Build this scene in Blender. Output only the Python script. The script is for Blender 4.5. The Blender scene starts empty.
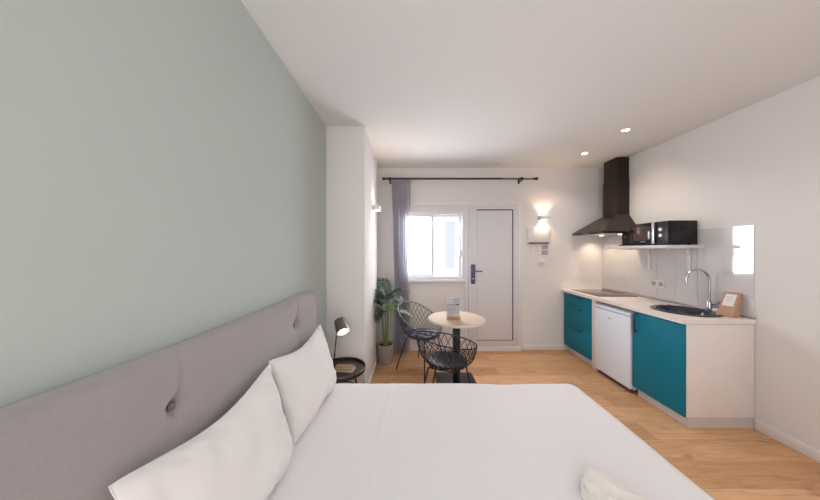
import bpy, bmesh, math, random
from mathutils import Vector, Matrix, noise
random.seed(7)
PI = math.pi
SC = bpy.context.scene
COL = SC.collection

# ------------------------------------------------------------------ materials
def mat(name, col, rough=.5, metal=0., bump=0., bscale=200., var=0., vscale=8., spec=.5, emit=None, estr=0., coat=0., stretch=None, sheen=0.):
    m = bpy.data.materials.new(name); m.use_nodes = True
    nt = m.node_tree; b = nt.nodes['Principled BSDF']
    b.inputs['Base Color'].default_value = (*col, 1)
    b.inputs['Roughness'].default_value = rough
    b.inputs['Metallic'].default_value = metal
    b.inputs['Specular IOR Level'].default_value = spec
    b.inputs['Coat Weight'].default_value = coat
    b.inputs['Sheen Weight'].default_value = sheen
    if emit:
        b.inputs['Emission Color'].default_value = (*emit, 1); b.inputs['Emission Strength'].default_value = estr
    tc = nt.nodes.new('ShaderNodeTexCoord'); mp = nt.nodes.new('ShaderNodeMapping')
    nt.links.new(tc.outputs['Object'], mp.inputs['Vector'])
    if stretch: mp.inputs['Scale'].default_value = stretch
    if bump:
        n = nt.nodes.new('ShaderNodeTexNoise'); n.inputs['Scale'].default_value = bscale; n.inputs['Detail'].default_value = 4
        bp = nt.nodes.new('ShaderNodeBump'); bp.inputs['Strength'].default_value = bump; bp.inputs['Distance'].default_value = .002
        nt.links.new(mp.outputs[0], n.inputs['Vector']); nt.links.new(n.outputs[0], bp.inputs['Height'])
        nt.links.new(bp.outputs[0], b.inputs['Normal'])
    if var:
        n = nt.nodes.new('ShaderNodeTexNoise'); n.inputs['Scale'].default_value = vscale; n.inputs['Detail'].default_value = 6
        r = nt.nodes.new('ShaderNodeValToRGB')
        r.color_ramp.elements[0].position = .3; r.color_ramp.elements[1].position = .7
        r.color_ramp.elements[0].color = (*[max(0, c*(1-var)) for c in col], 1)
        r.color_ramp.elements[1].color = (*[min(1, c*(1+var)) for c in col], 1)
        nt.links.new(mp.outputs[0], n.inputs['Vector']); nt.links.new(n.outputs[0], r.inputs[0])
        nt.links.new(r.outputs[0], b.inputs['Base Color'])
    return m

def sheer_mat(name, col, alpha):
    m = bpy.data.materials.new(name); m.use_nodes = True
    nt = m.node_tree; nt.nodes.clear()
    o = nt.nodes.new('ShaderNodeOutputMaterial'); d = nt.nodes.new('ShaderNodeBsdfDiffuse'); t = nt.nodes.new('ShaderNodeBsdfTranslucent')
    tr = nt.nodes.new('ShaderNodeBsdfTransparent'); m1 = nt.nodes.new('ShaderNodeMixShader'); m2 = nt.nodes.new('ShaderNodeMixShader')
    d.inputs[0].default_value = (*col, 1); t.inputs[0].default_value = (*col, 1)
    m1.inputs[0].default_value = .45; m2.inputs[0].default_value = alpha
    nt.links.new(d.outputs[0], m1.inputs[1]); nt.links.new(t.outputs[0], m1.inputs[2])
    nt.links.new(m1.outputs[0], m2.inputs[1]); nt.links.new(tr.outputs[0], m2.inputs[2]); nt.links.new(m2.outputs[0], o.inputs[0])
    return m

def glass_mat(name, tint=(1, 1, 1)):
    m = bpy.data.materials.new(name); m.use_nodes = True
    nt = m.node_tree; nt.nodes.clear()
    o = nt.nodes.new('ShaderNodeOutputMaterial'); tr = nt.nodes.new('ShaderNodeBsdfTransparent'); g = nt.nodes.new('ShaderNodeBsdfGlossy')
    f = nt.nodes.new('ShaderNodeLayerWeight'); f.inputs['Blend'].default_value = .5; mx = nt.nodes.new('ShaderNodeMixShader')
    pw = nt.nodes.new('ShaderNodeMath'); pw.operation = 'POWER'; pw.inputs[1].default_value = 5
    ma = nt.nodes.new('ShaderNodeMath'); ma.operation = 'MULTIPLY_ADD'; ma.inputs[1].default_value = .9; ma.inputs[2].default_value = .04
    nt.links.new(f.outputs['Facing'], pw.inputs[0]); nt.links.new(pw.outputs[0], ma.inputs[0])
    tr.inputs[0].default_value = (*tint, 1); g.inputs['Roughness'].default_value = .02
    nt.links.new(ma.outputs[0], mx.inputs[0]); nt.links.new(tr.outputs[0], mx.inputs[1]); nt.links.new(g.outputs[0], mx.inputs[2])
    nt.links.new(mx.outputs[0], o.inputs[0])
    return m

def floor_mat():
    m = bpy.data.materials.new('oak planks'); m.use_nodes = True
    nt = m.node_tree; N = nt.nodes; L = nt.links; b = N['Principled BSDF']
    tc = N.new('ShaderNodeTexCoord')
    br = N.new('ShaderNodeTexBrick'); br.inputs['Scale'].default_value = 1
    br.inputs['Brick Width'].default_value = 1.35; br.inputs['Row Height'].default_value = .2
    br.inputs['Mortar Size'].default_value = .0012; br.inputs['Mortar Smooth'].default_value = .3; br.inputs['Bias'].default_value = 0
    br.offset = .37; br.offset_frequency = 2
    br.inputs['Color1'].default_value = (0, 0, 0, 1); br.inputs['Color2'].default_value = (1, 1, 1, 1); br.inputs['Mortar'].default_value = (.5, .5, .5, 1)
    mp0 = N.new('ShaderNodeMapping'); mp0.inputs['Location'].default_value = (.3, .05, 0)
    L.new(tc.outputs['Object'], mp0.inputs['Vector']); L.new(mp0.outputs[0], br.inputs['Vector'])
    ramp = N.new('ShaderNodeValToRGB')
    ramp.color_ramp.elements[0].color = (.56, .295, .135, 1); ramp.color_ramp.elements[1].color = (.78, .475, .255, 1)
    L.new(br.outputs['Color'], ramp.inputs[0])
    mp = N.new('ShaderNodeMapping'); mp.inputs['Scale'].default_value = (1.3, 14, 1)
    L.new(tc.outputs['Object'], mp.inputs['Vector'])
    g = N.new('ShaderNodeTexNoise'); g.inputs['Scale'].default_value = 3; g.inputs['Detail'].default_value = 8; g.inputs['Roughness'].default_value = .65
    L.new(mp.outputs[0], g.inputs['Vector'])
    gr = N.new('ShaderNodeValToRGB'); gr.color_ramp.elements[0].position = .3; gr.color_ramp.elements[1].position = .72
    gr.color_ramp.elements[0].color = (.70, .66, .62, 1); gr.color_ramp.elements[1].color = (1.08, 1.08, 1.08, 1)
    L.new(g.outputs[0], gr.inputs[0])
    mul = N.new('ShaderNodeMix'); mul.data_type = 'RGBA'; mul.blend_type = 'MULTIPLY'; mul.inputs[0].default_value = .8
    L.new(ramp.outputs[0], mul.inputs[6]); L.new(gr.outputs[0], mul.inputs[7])
    # knots and cathedral figure
    mp2 = N.new('ShaderNodeMapping'); mp2.inputs['Scale'].default_value = (2.2, 8, 1)
    L.new(tc.outputs['Object'], mp2.inputs['Vector'])
    kn = N.new('ShaderNodeTexNoise'); kn.inputs['Scale'].default_value = 1.3; kn.inputs['Detail'].default_value = 3; kn.inputs['Distortion'].default_value = 1.2
    L.new(mp2.outputs[0], kn.inputs['Vector'])
    kr = N.new('ShaderNodeValToRGB'); kr.color_ramp.elements[0].position = .56; kr.color_ramp.elements[1].position = .72
    kr.color_ramp.elements[0].color = (0, 0, 0, 1); kr.color_ramp.elements[1].color = (.55, .55, .55, 1)
    L.new(kn.outputs[0], kr.inputs[0])
    mk = N.new('ShaderNodeMix'); mk.data_type = 'RGBA'; mk.inputs[7].default_value = (.30, .15, .065, 1)
    L.new(kr.outputs[0], mk.inputs[0]); L.new(mul.outputs[2], mk.inputs[6])
    seam = N.new('ShaderNodeMix'); seam.data_type = 'RGBA'; seam.inputs[7].default_value = (.25, .13, .06, 1)
    ms = N.new('ShaderNodeMath'); ms.operation = 'MULTIPLY'; ms.inputs[1].default_value = .55
    L.new(br.outputs['Fac'], ms.inputs[0]); L.new(ms.outputs[0], seam.inputs[0]); L.new(mk.outputs[2], seam.inputs[6])
    L.new(seam.outputs[2], b.inputs['Base Color'])
    b.inputs['Roughness'].default_value = .42
    bp = N.new('ShaderNodeBump'); bp.inputs['Strength'].default_value = .12; bp.inputs['Distance'].default_value = .002
    L.new(g.outputs[0], bp.inputs['Height']); L.new(bp.outputs[0], b.inputs['Normal'])
    return m

M = {}
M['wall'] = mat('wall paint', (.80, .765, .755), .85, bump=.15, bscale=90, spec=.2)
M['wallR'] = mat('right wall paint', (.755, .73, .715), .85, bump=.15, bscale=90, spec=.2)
M['green'] = mat('sage paint', (.475, .525, .495), .85, bump=.15, bscale=90, spec=.2)
M['ceil'] = mat('ceiling paint', (.75, .735, .73), .9, spec=.1)
M['trim'] = mat('white trim', (.80, .78, .77), .45)
M['frame'] = mat('white aluminium', (.82, .83, .88), .35)
M['door'] = mat('door leaf white', (.74, .73, .76), .45)
M['floor'] = floor_mat()
M['outside'] = mat('self lit white render', (.95, .95, .95), .9, emit=(1, 1, 1), estr=4.0)  # emission put in to stand for daylight on the facade
M['outglass'] = mat('self lit neighbour pane', (.03, .03, .05), .4, emit=(.78, .82, 1), estr=.80)  # pale daylit tone put in as emission over a dark base
M['tile'] = mat('grey glazed tile', (.66, .65, .665), .05, coat=1, spec=.9)
M['grout'] = mat('grout', (.80, .79, .80), .8)
M['teal'] = mat('teal laminate', (.006, .185, .275), .55, var=.06, vscale=4, spec=.2)
M['white'] = mat('white laminate', (.72, .70, .69), .4)
M['endpanel'] = mat('pale melamine', (.84, .79, .76), .5, var=.02)
M['worktop'] = mat('cream worktop', (.86, .79, .73), .35, var=.03, vscale=30)
M['plinth'] = mat('brushed plinth', (.66, .63, .64), .35, metal=.15)
M['fridge'] = mat('fridge white', (.82, .88, .98), .3)
M['darkmatt'] = mat('dark matt', (.05, .04, .06), .6)
M['black'] = mat('black metal', (.012, .011, .014), .35)
M['blackgloss'] = mat('black gloss', (.006, .005, .008), .25, spec=.35)
M['blacktub'] = mat('black composite', (.012, .012, .030), .2, coat=.4)
M['hood'] = mat('dark bronze hood', (.022, .012, .010), .3, spec=.35)
M['hoodcone'] = mat('dark bronze hood canopy', (.035, .020, .015), .32, spec=.4)
M['glassblack'] = mat('ceramic hob glass', (.06, .035, .03), .1, coat=.5)
M['silver'] = mat('silver', (.70, .70, .74), .25, metal=.9)
M['chrome'] = mat('chrome', (.55, .54, .56), .18, metal=1)
M['blue'] = mat('slate handle', (.10, .13, .22), .35, metal=.3)
M['linen'] = mat('white cotton', (.74, .71, .72), .85, bump=.25, bscale=600, spec=.1, sheen=.2)
M['pillow'] = mat('white pillow cotton', (.78, .745, .735), .85, bump=.3, bscale=500, spec=.1, sheen=.2)
M['uph'] = mat('mauve grey upholstery', (.350, .312, .318), .95, bump=.6, bscale=500, var=.045, vscale=160, spec=.1, sheen=.3)
M['button'] = mat('upholstered button', (.22, .18, .185), .9, bump=.4, bscale=500)
M['mattress'] = mat('mattress ticking', (.75, .73, .72), .9)
M['towel'] = mat('towel', (.76, .71, .665), .95, bump=.9, bscale=350, var=.05, vscale=40, sheen=.4)
M['tabletop'] = mat('pale oak table top', (.46, .35, .27), .7, spec=.15, var=.10, vscale=6, stretch=(2, 14, 1))
M['tableedge'] = mat('light edge band', (.78, .70, .63), .4)
M['pad'] = mat('black seat pad', (.022, .022, .030), .5)
M['wire'] = mat('black wire', (.02, .02, .035), .3)
M['pot'] = mat('taupe plant pot', (.36, .29, .275), .6, var=.06)
M['soil'] = mat('soil', (.05, .03, .02), .95, bump=1, bscale=60)
M['leaf'] = mat('dark palm leaf', (.020, .060, .034), .4, var=.3, vscale=12)
M['leaf2'] = mat('light palm leaf', (.13, .26, .07), .4, var=.2, vscale=12)
M['stem'] = mat('cane stem', (.22, .27, .09), .5, var=.25, vscale=30)
M['lampshade'] = mat('taupe lamp shade', (.16, .12, .115), .4, metal=.4)
M['lampin'] = mat('lit shade lining', (.9, .85, .8), .5, emit=(1, .86, .72), estr=1.5)
M['bulb'] = mat('warm bulb', (1, .9, .8), .5, emit=(1, .90, .78), estr=6)
M['nightstand'] = mat('black painted steel', (.022, .017, .018), .35)
M['bookA'] = mat('tan book cover', (.33, .20, .11), .5)
M['bookB'] = mat('brown book cover', (.20, .11, .07), .5)
M['pages'] = mat('book pages', (.72, .58, .42), .8)
M['kraft'] = mat('kraft card', (.50, .29, .19), .7, var=.05)
M['paper'] = mat('white paper', (.82, .79, .77), .7)
M['paperg'] = mat('grey print', (.42, .38, .42), .7)
M['ink'] = mat('dark print', (.08, .07, .08), .7)
M['socket'] = mat('socket plastic', (.80, .77, .76), .4)
M['sconce'] = mat('white plaster sconce', (.80, .77, .74), .6)
M['sconcein'] = mat('sconce glow', (1, .9, .8), .5, emit=(1, .84, .62), estr=6)
M['downin'] = mat('downlight lens', (1, 1, 1), .5, emit=(1, .97, .93), estr=9)
M['vent'] = mat('vent plastic', (.66, .62, .60), .6)
M['sponge'] = mat('white sponge', (.82, .80, .85), .8)
M['curtain'] = sheer_mat('sheer curtain', (.62, .60, .66), .25)
M['glass'] = glass_mat('window glass')
M['acrylic'] = glass_mat('acrylic', (.93, .94, .95))
M['orangewood'] = mat('orange wood', (.52, .25, .12), .4, var=.12, vscale=30)

# ------------------------------------------------------------------ helpers
class MB:
    def __init__(s): s.bm = bmesh.new()
    def add(s, other, mtx=None):
        me = bpy.data.meshes.new('t'); other.to_mesh(me); other.free()
        if mtx: me.transform(mtx)
        s.bm.from_mesh(me); bpy.data.meshes.remove(me); return s
    def box(s, x0, x1, y0, y1, z0, z1, bev=0., mtx=None, seg=2):
        b = bmesh.new(); bmesh.ops.create_cube(b, size=1)
        for v in b.verts: v.co = Vector(((x0+x1)/2+v.co.x*(x1-x0), (y0+y1)/2+v.co.y*(y1-y0), (z0+z1)/2+v.co.z*(z1-z0)))
        if bev: bmesh.ops.bevel(b, geom=b.edges[:], offset=bev, segments=seg, affect='EDGES', profile=.5)
        return s.add(b, mtx)
    def tube(s, pts, r, n=8, closed=False, taper=None):
        pts = [Vector(p) for p in pts]; b = bmesh.new(); rings = []; N = len(pts)
        up = None
        for i, p in enumerate(pts):
            if closed: t = (pts[(i+1) % N]-pts[i-1]).normalized()
            else: t = (pts[min(i+1, N-1)]-pts[max(i-1, 0)]).normalized()
            if up is None:
                a = Vector((0, 0, 1)) if abs(t.z) < .9 else Vector((1, 0, 0)); up = (a-t*a.dot(t)).normalized()
            else:
                up = (up-t*up.dot(t)).normalized()
            w = t.cross(up); rr = r if taper is None else taper[i]
            rings.append([b.verts.new(p+(up*math.cos(2*PI*k/n)+w*math.sin(2*PI*k/n))*rr) for k in range(n)])
        for i in range(N if closed else N-1):
            A = rings[i]; B = rings[(i+1) % N]
            for k in range(n): b.faces.new((A[k], A[(k+1) % n], B[(k+1) % n], B[k]))
        if not closed:
            b.faces.new(rings[0][::-1]); b.faces.new(rings[-1])
        bmesh.ops.recalc_face_normals(b, faces=b.faces[:])
        return s.add(b)
    def lathe(s, prof, n=32, mtx=None, cap=True):
        b = bmesh.new(); rings = []
        for (r, z) in prof:
            if r < 1e-6: rings.append([b.verts.new((0, 0, z))])
            else: rings.append([b.verts.new((r*math.cos(2*PI*k/n), r*math.sin(2*PI*k/n), z)) for k in range(n)])
        for A, B in zip(rings, rings[1:]):
            for k in range(n):
                a0, a1 = A[k % len(A)], A[(k+1) % len(A)]; b0, b1 = B[k % len(B)], B[(k+1) % len(B)]
                vs = []
                for v in (a0, a1, b1, b0):
                    if v not in vs: vs.append(v)
                if len(vs) > 2: b.faces.new(vs)
        bmesh.ops.recalc_face_normals(b, faces=b.faces[:])
        return s.add(b, mtx)
    def grid(s, f, nu, nv, thick=0., wrapu=False):
        b = bmesh.new(); V = [[b.verts.new(f(i/nu, j/nv)) for j in range(nv+1)] for i in range(nu if wrapu else nu+1)]
        for i in range(nu):
            for j in range(nv):
                b.faces.new((V[i][j], V[(i+1) % len(V)][j], V[(i+1) % len(V)][j+1], V[i][j+1]))
        if thick: bmesh.ops.solidify(b, geom=b.faces[:], thickness=thick)
        return s.add(b)
    def prism(s, poly, z0, z1, mtx=None, bev=0):
        b = bmesh.new(); lo = [b.verts.new((x, y, z0)) for x, y in poly]; hi = [b.verts.new((x, y, z1)) for x, y in poly]
        n = len(poly); b.faces.new(lo[::-1]); b.faces.new(hi)
        for k in range(n): b.faces.new((lo[k], lo[(k+1) % n], hi[(k+1) % n], hi[k]))
        bmesh.ops.recalc_face_normals(b, faces=b.faces[:])
        if bev: bmesh.ops.bevel(b, geom=b.edges[:], offset=bev, segments=2, affect='EDGES')
        return s.add(b, mtx)
    def poly(s, vs, fs):
        b = bmesh.new(); V = [b.verts.new(v) for v in vs]
        for f in fs: b.faces.new([V[i] for i in f])
        bmesh.ops.recalc_face_normals(b, faces=b.faces[:])
        return s.add(b)
    def build(s, name, m, parent=None, ang=38):
        bm = s.bm
        for f in bm.faces: f.smooth = True
        ca = math.radians(ang)
        for e in bm.edges:
            if len(e.link_faces) == 2 and e.calc_face_angle(0) > ca: e.smooth = False
        me = bpy.data.meshes.new(name); bm.to_mesh(me); bm.free(); me.materials.append(m)
        o = bpy.data.objects.new(name, me); COL.objects.link(o)
        if parent:
            o.parent = parent; o.matrix_parent_inverse = Matrix.Identity(4)
            if not parent.get('_local'):
                # geometry written in world coordinates: shift into the parent's frame
                me.transform(world(parent).inverted())
        return o
def world(o):
    m = o.matrix_basis.copy()
    return world(o.parent) @ m if o.parent else m
def tag(o, label=None, cat=None, group=None, kind=None):
    if label: o['label'] = label
    if cat: o['category'] = cat
    if group: o['group'] = group
    if kind: o['kind'] = kind
    return o
def empty(name, loc, label, cat, group=None, rz=0.):
    o = bpy.data.objects.new(name, None); COL.objects.link(o); o.empty_display_size = .1
    o.location = loc; o.rotation_euler = (0, 0, rz); o.matrix_basis = Matrix.Translation(loc) @ Matrix.Rotation(rz, 4, 'Z')
    return tag(o, label, cat, group)
def struct(o): o['kind'] = 'structure'; return o
def copy_tree(o, parent=None):
    c = o.copy(); COL.objects.link(c)
    if parent: c.parent = parent
    for ch in list(o.children): copy_tree(ch, c)
    return c
def T(x, y, z): return Matrix.Translation((x, y, z))
def R(a, ax): return Matrix.Rotation(a, 4, ax)

# ------------------------------------------------------------------ dimensions
XL, XR, YB, YR, H = -.807, 2.80, 3.70, -1.6, 2.64
CAM = 1.45

# ------------------------------------------------------------------ room shell
struct(MB().box(XL-.1, XR+.1, YR-.1, YB+.12, -.1, 0).build('floor', M['floor']))
struct(MB().box(XL-.1, XR+.1, YR-.1, YB+.12, H, H+.1).build('ceiling', M['ceil']))
struct(MB().box(XL-.1, XL, YR-.1, YB+.12, 0, H).build('wall_left', M['green']))
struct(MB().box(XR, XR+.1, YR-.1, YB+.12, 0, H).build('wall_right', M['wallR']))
struct(MB().box(XL, XR, YR-.1, YR, 0, H).build('wall_rear', M['wall']))
WX0, WX1, WZ0, WZ1 = -.13, .80, 1.02, 2.01
struct(MB().box(XL, WX0, YB, YB+.12, 0, H).box(WX1, XR, YB, YB+.12, 0, H).box(WX0, WX1, YB, YB+.12, 0, WZ0).box(WX0, WX1, YB, YB+.12, WZ1, H).build('wall_back', M['wall']))
struct(MB().box(XL, -.435, 2.45, 3.38, 0, H, .004).build('wall_pillar', M['wall']))
struct(MB().box(1.64, 2.23, YB-.013, YB, 0, .075, .003).build('baseboard_back', M['trim']))
struct(MB().box(-.80, .80, YB-.013, YB, 0, .075, .003).build('baseboard_back_window', M['trim']))
struct(MB().box(XR-.013, XR, YR, 2.06, 0, .078, .003).build('baseboard_right', M['trim']))
struct(MB().box(-.435, -.422, 2.44, 3.38, 0, .075, .003).build('baseboard_pillar', M['trim']))
struct(MB().box(-.80, -.435, 2.437, 2.45, 0, .075, .003).build('baseboard_pillar_front', M['trim']))

# ------------------------------------------------------------------ window
w = bpy.data.objects.new('window_1', None); COL.objects.link(w); w.location = (.335, YB, WZ0); w.matrix_basis = T(.335, YB, WZ0); struct(w)
def ring(mb, x0, x1, z0, z1, t, y0, y1, bev=.003, tb=None, tr=None, tl=None):
    tb = tb or t; tr = tr or t; tl = tl or t
    mb.box(x0, x0+tl, y0, y1, z0, z1, bev); mb.box(x1-tr, x1, y0, y1, z0, z1, bev)
    mb.box(x0+tl, x1-tr, y0, y1, z1-t, z1, bev); mb.box(x0+tl, x1-tr, y0, y1, z0, z0+tb, bev); return mb
ring(MB(), WX0, WX1, WZ0, WZ1, .05, YB-.02, YB+.07).build('window_frame', M['frame'], w)
ring(MB(), WX0+.04, .345, WZ0+.04, WZ1-.04, .04, YB+.005, YB+.03, tr=.035).build('sash', M['frame'], w)
ring(MB(), .315, WX1-.05, WZ0+.04, WZ1-.04, .04, YB+.032, YB+.06, tr=.045, tl=.02).build('sash', M['frame'], w)
MB().box(WX0+.07, .32, YB+.015, YB+.019, WZ0+.07, WZ1-.07).build('pane', M['glass'], w)
MB().box(.33, WX1-.09, YB+.044, YB+.048, WZ0+.07, WZ1-.07).build('pane', M['glass'], w)
MB().box(.715, .727, YB-.012, YB+.03, 1.36, 1.46, .003).build('latch', M['silver'], w)
MB().box(WX0-.03, WX1+.01, YB-.045, YB+.01, WZ0-.03, WZ0, .004).build('window_sill', M['frame'], w)
tr1 = struct(ring(MB(), -.17, 1.62, .0, 2.135, .04, YB-.022, YB, tb=.001).build('trim_surround', M['trim']))
tr1['kind'] = 'structure'
struct(MB().box(.745+.055, .835, YB-.030, YB, .0, 2.095, .003).build('trim_post', M['frame']))

# ------------------------------------------------------------------ door
d = bpy.data.objects.new('door_1', None); COL.objects.link(d); d.location = (1.19, YB-.03, 0); d.matrix_basis = T(1.19, YB-.03, 0); struct(d)
MB().box(.838, 1.555, YB-.045, YB-.001, .075, 2.09, .003).build('door_leaf', M['door'], d)
mb = MB()
mb.box(.957, 1.478, YB-.051, YB-.044, 2.018, 2.032).box(1.464, 1.478, YB-.051, YB-.044, .155, 2.03)
mb.box(.957, 1.478, YB-.050, YB-.044, .155, .162)
mb.build('panel_dark_lines', M['darkmatt'], d)  # narrow dark lines along top, right and bottom of the panel
MB().box(.965, 1.462, YB-.056, YB-.044, .164, 2.016, .004).build('door_panel', M['door'], d)
MB().box(.838, 1.58, YB-.06, YB-.001, .0, .068, .004).build('threshold', M['trim'], d)
MB().box(1.558, 1.582, YB-.04, YB-.001, 0, 2.095, .003).build('door_jamb', M['frame'], d)
MB().box(.872, .932, YB-.060, YB-.045, .965, 1.245, .012).build('handle_plate', M['blue'], d)
hp = MB().tube([(.90, YB-.06, 1.15), (.90, YB-.10, 1.15), (.915, YB-.105, 1.15), (1.02, YB-.10, 1.148)], .009, 10)
hp.lathe([(0, 0), (.022, 0), (.022, .012), (0, .012)], 20, T(.90, YB-.06, 1.15) @ R(PI/2, 'X')); hp.build('door_handle', M['blue'], d)
MB().lathe([(0, 0), (.011, 0), (.011, .006), (0, .006)], 16, T(.902, YB-.06, 1.04) @ R(PI/2, 'X')).build('lock_cylinder', M['silver'], d)
mb = MB()
for z in (.35, 1.05, 1.85): mb.box(1.548, 1.566, YB-.058, YB-.04, z-.04, z+.04, .004)
mb.build('hinge', M['frame'], d)

# ------------------------------------------------------------------ outside
ob = empty('neighbour_building', (.6, 6.2, -3), 'white rendered building with narrow windows seen through the window', 'building')
MB().box(-5, 6, 6.2, 6.4, -3, 7).build('facade', M['outside'], ob)
for (x0, x1) in ((.50, .67), (.84, 1.10)):
    ring(MB(), x0, x1, 1.0, 2.15, .015, 6.17, 6.2).build('window_surround', M['outglass'], ob)
    MB().box(x0+.015, x1-.015, 6.185, 6.198, 1.015, 2.135).build('window_pane', M['outglass'], ob)

# ------------------------------------------------------------------ curtain + rod
rod = empty('curtain_rod', (.7, 3.60, 2.455), 'long dark curtain rod with turned finials above window and door', 'curtain rod')
RY, RZ = 3.60, 2.457
MB().tube([(-.33, RY, RZ), (1.30, RY, RZ)], .013, 14).build('rod', M['black'], rod)
MB().tube([(1.0, RY, RZ), (1.76, RY, RZ-.003)], .010, 14).build('inner_rod', M['black'], rod)
for x, sgn in ((-.33, -1), (1.74, 1)):
    MB().lathe([(0, 0), (.012, 0), (.02, .012), (.014, .02), (.021, .045), (.021, .06), (0, .062)], 18, T(x, RY, RZ) @ R(sgn*PI/2, 'Y')).build('finial', M['black'], rod)
for x in (-.285, 1.575):
    b = MB().box(x-.014, x+.014, YB-.012, YB-.0005, RZ-.05, RZ+.03, .003)
    b.tube([(x, YB-.01, RZ-.025), (x, RY, RZ-.03), (x, RY-.005, RZ-.012)], .009, 10)
    b.lathe([(.0, -.02), (.021, -.02), (.021, .02), (0, .02)], 16, T(x, RY, RZ) @ R(PI/2, 'Y')); b.build('bracket', M['black'], rod)
cur = empty('sheer_curtain', (-.12, RY, 0), 'gathered greyish lilac sheer curtain hanging beside the window', 'curtain')
def curt(u, v):
    z = 2.42*(1-v)+.02*v
    wf = 1.0-.30*math.sin(min(v*1.1, 1)*PI*.55)*.8
    xc = -.125+.01*v; x = xc+(u-.5)*.27*wf
    ph = u*PI*2*8.5
    y = RY+math.sin(ph)*(.020+.024*v)+.008*math.sin(ph*.37+3*v)
    x += .008*math.sin(ph*2+v*2)
    return Vector((x, y, z))
MB().grid(curt, 150, 40).build('curtain_fabric', M['curtain'], cur, 180)
MB().grid(lambda u, v: curt(u, v*.012) + Vector((0, -.001, .012*(1-v))), 150, 3).build('heading_tape', M['curtain'], cur, 180)
for k in range(8):
    x = -.25+k*.036
    MB().tube([(x, RY+.021*math.cos(a), RZ-.004+.021*math.sin(a)) for a in [2*PI*j/18 for j in range(18)]], .004, 6, closed=True).build('curtain_ring', M['black'], cur)

# ------------------------------------------------------------------ sconces
def make_sconce(name, loc, rz, label):
    s_ = empty(name, (0, 0, 0), label, 'wall lamp', 'small white up and down wall lamps')
    # local: wall is plane y=0, body projects towards -y
    b = MB(); b.box(-.065, .065, -.010, 0, -.028, .028, .002)
    ring(b, -.065, .065, -.028, .028, .0, 0, 0) if False else None
    b.box(-.065, .065, -.085, -.075, -.028, .028, .002).box(-.065, -.055, -.08, -.005, -.028, .028, .002).box(.055, .065, -.08, -.005, -.028, .028, .002)
    b.build('housing', M['sconce'], s_)
    MB().box(-.055, .055, -.075, -.010, -.020, .020, .002).build('diffuser', M['sconcein'], s_)
    s_.location = loc; s_.rotation_euler = (0, 0, rz)
    return s_
sc1 = make_sconce('wall_sconce', (1.925, YB-.001, 1.915), 0, 'small white box wall lamp glowing up and down beside the entrance door')
sc2 = make_sconce('wall_sconce', (-.434, 3.0, 1.94), PI/2, 'small white wall lamp on the side of the white pillar')

# ------------------------------------------------------------------ notices by the door
p = empty('fuse_box', (1.86, YB, 1.55), 'flat white fuse box cover with dark lower strip under the wall lamp', 'fuse box')
MB().box(1.70, 2.015, YB-.018, YB-.0005, 1.555, 1.775, .004).build('cover', M['wall'], p)
MB().box(1.715, 2.005, YB-.026, YB-.016, 1.538, 1.562, .003).build('dark_strip', mat('brown strip', (.16, .12, .12), .4), p)
def notice(x0, x1, z0, z1, label, m, lines):
    n = empty('notice_sign', ((x0+x1)/2, YB, z0), label, 'notice')
    MB().box(x0, x1, YB-.004, YB-.0005, z0, z1).build('sheet', m, n)
    for (a, c, e, f) in lines: MB().box(x0+a*(x1-x0), x0+c*(x1-x0), YB-.0052, YB-.004, z0+e*(z1-z0), z0+f*(z1-z0)).build('print', M['paperg'], n)
notice(1.715, 1.795, 1.39, 1.53, 'pale paper notice with faint print, left of three below the fuse box', M['paper'], [(.15, .85, .75, .8), (.15, .7, .6, .64), (.15, .8, .45, .48), (.15, .6, .2, .25)])
notice(1.805, 1.885, 1.39, 1.53, 'pale paper notice with faint print, middle of three below the fuse box', M['paper'], [(.15, .85, .8, .85), (.15, .75, .62, .66), (.15, .8, .3, .34)])
notice(1.90, 2.005, 1.37, 1.53, 'greyer printed notice in two blocks, right of three below the fuse box', M['paper'], [(.06, .94, .56, .94), (.06, .94, .06, .48)])
p = empty('thermostat', (1.905, YB, 1.26), 'round white wall fitting below the paper notices', 'thermostat')
MB().lathe([(0, 0), (.05, 0), (.048, .014), (.03, .018), (0, .018)], 28, T(1.905, YB-.0005, 1.275) @ R(PI/2, 'X')).build('disc', M['wall'], p)
MB().box(1.885, 1.925, YB-.024, YB-.016, 1.262, 1.27, .002).build('slot', M['paperg'], p)

# ------------------------------------------------------------------ ceiling fittings
def downlight(x, y, label):
    c = empty('ceiling_downlight', (x, y, H), label, 'ceiling light', 'recessed ceiling downlights')
    MB().lathe([(.030, -.001), (.031, -.004), (.042, -.003), (.044, 0), (.030, 0)], 28, T(x, y, H)).build('trim_ring', M['trim'], c)
    MB().lathe([(0, -.0015), (.030, -.0015), (.030, -.0005), (0, -.0005)], 28, T(x, y, H)).build('lens', M['downin'], c)
downlight(2.14, 2.53, 'bright recessed ceiling downlight nearer the camera')
downlight(2.15, 3.14, 'bright recessed ceiling downlight nearer the cooker hood')
v = empty('ceiling_vent', (1.13, 3.55, H), 'small pale grey ceiling vent above the entrance door', 'vent')
b = MB(); b.box(1.0, 1.27, 3.49, 3.57, H-.006, H-.0005, .002); b.build('vent_plate', M['vent'], v)
b = MB(); [b.box(1.01, 1.26, 3.497+k*.014, 3.503+k*.014, H-.009, H-.006) for k in range(5)]; b.build('vent_slats', M['vent'], v)

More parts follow.
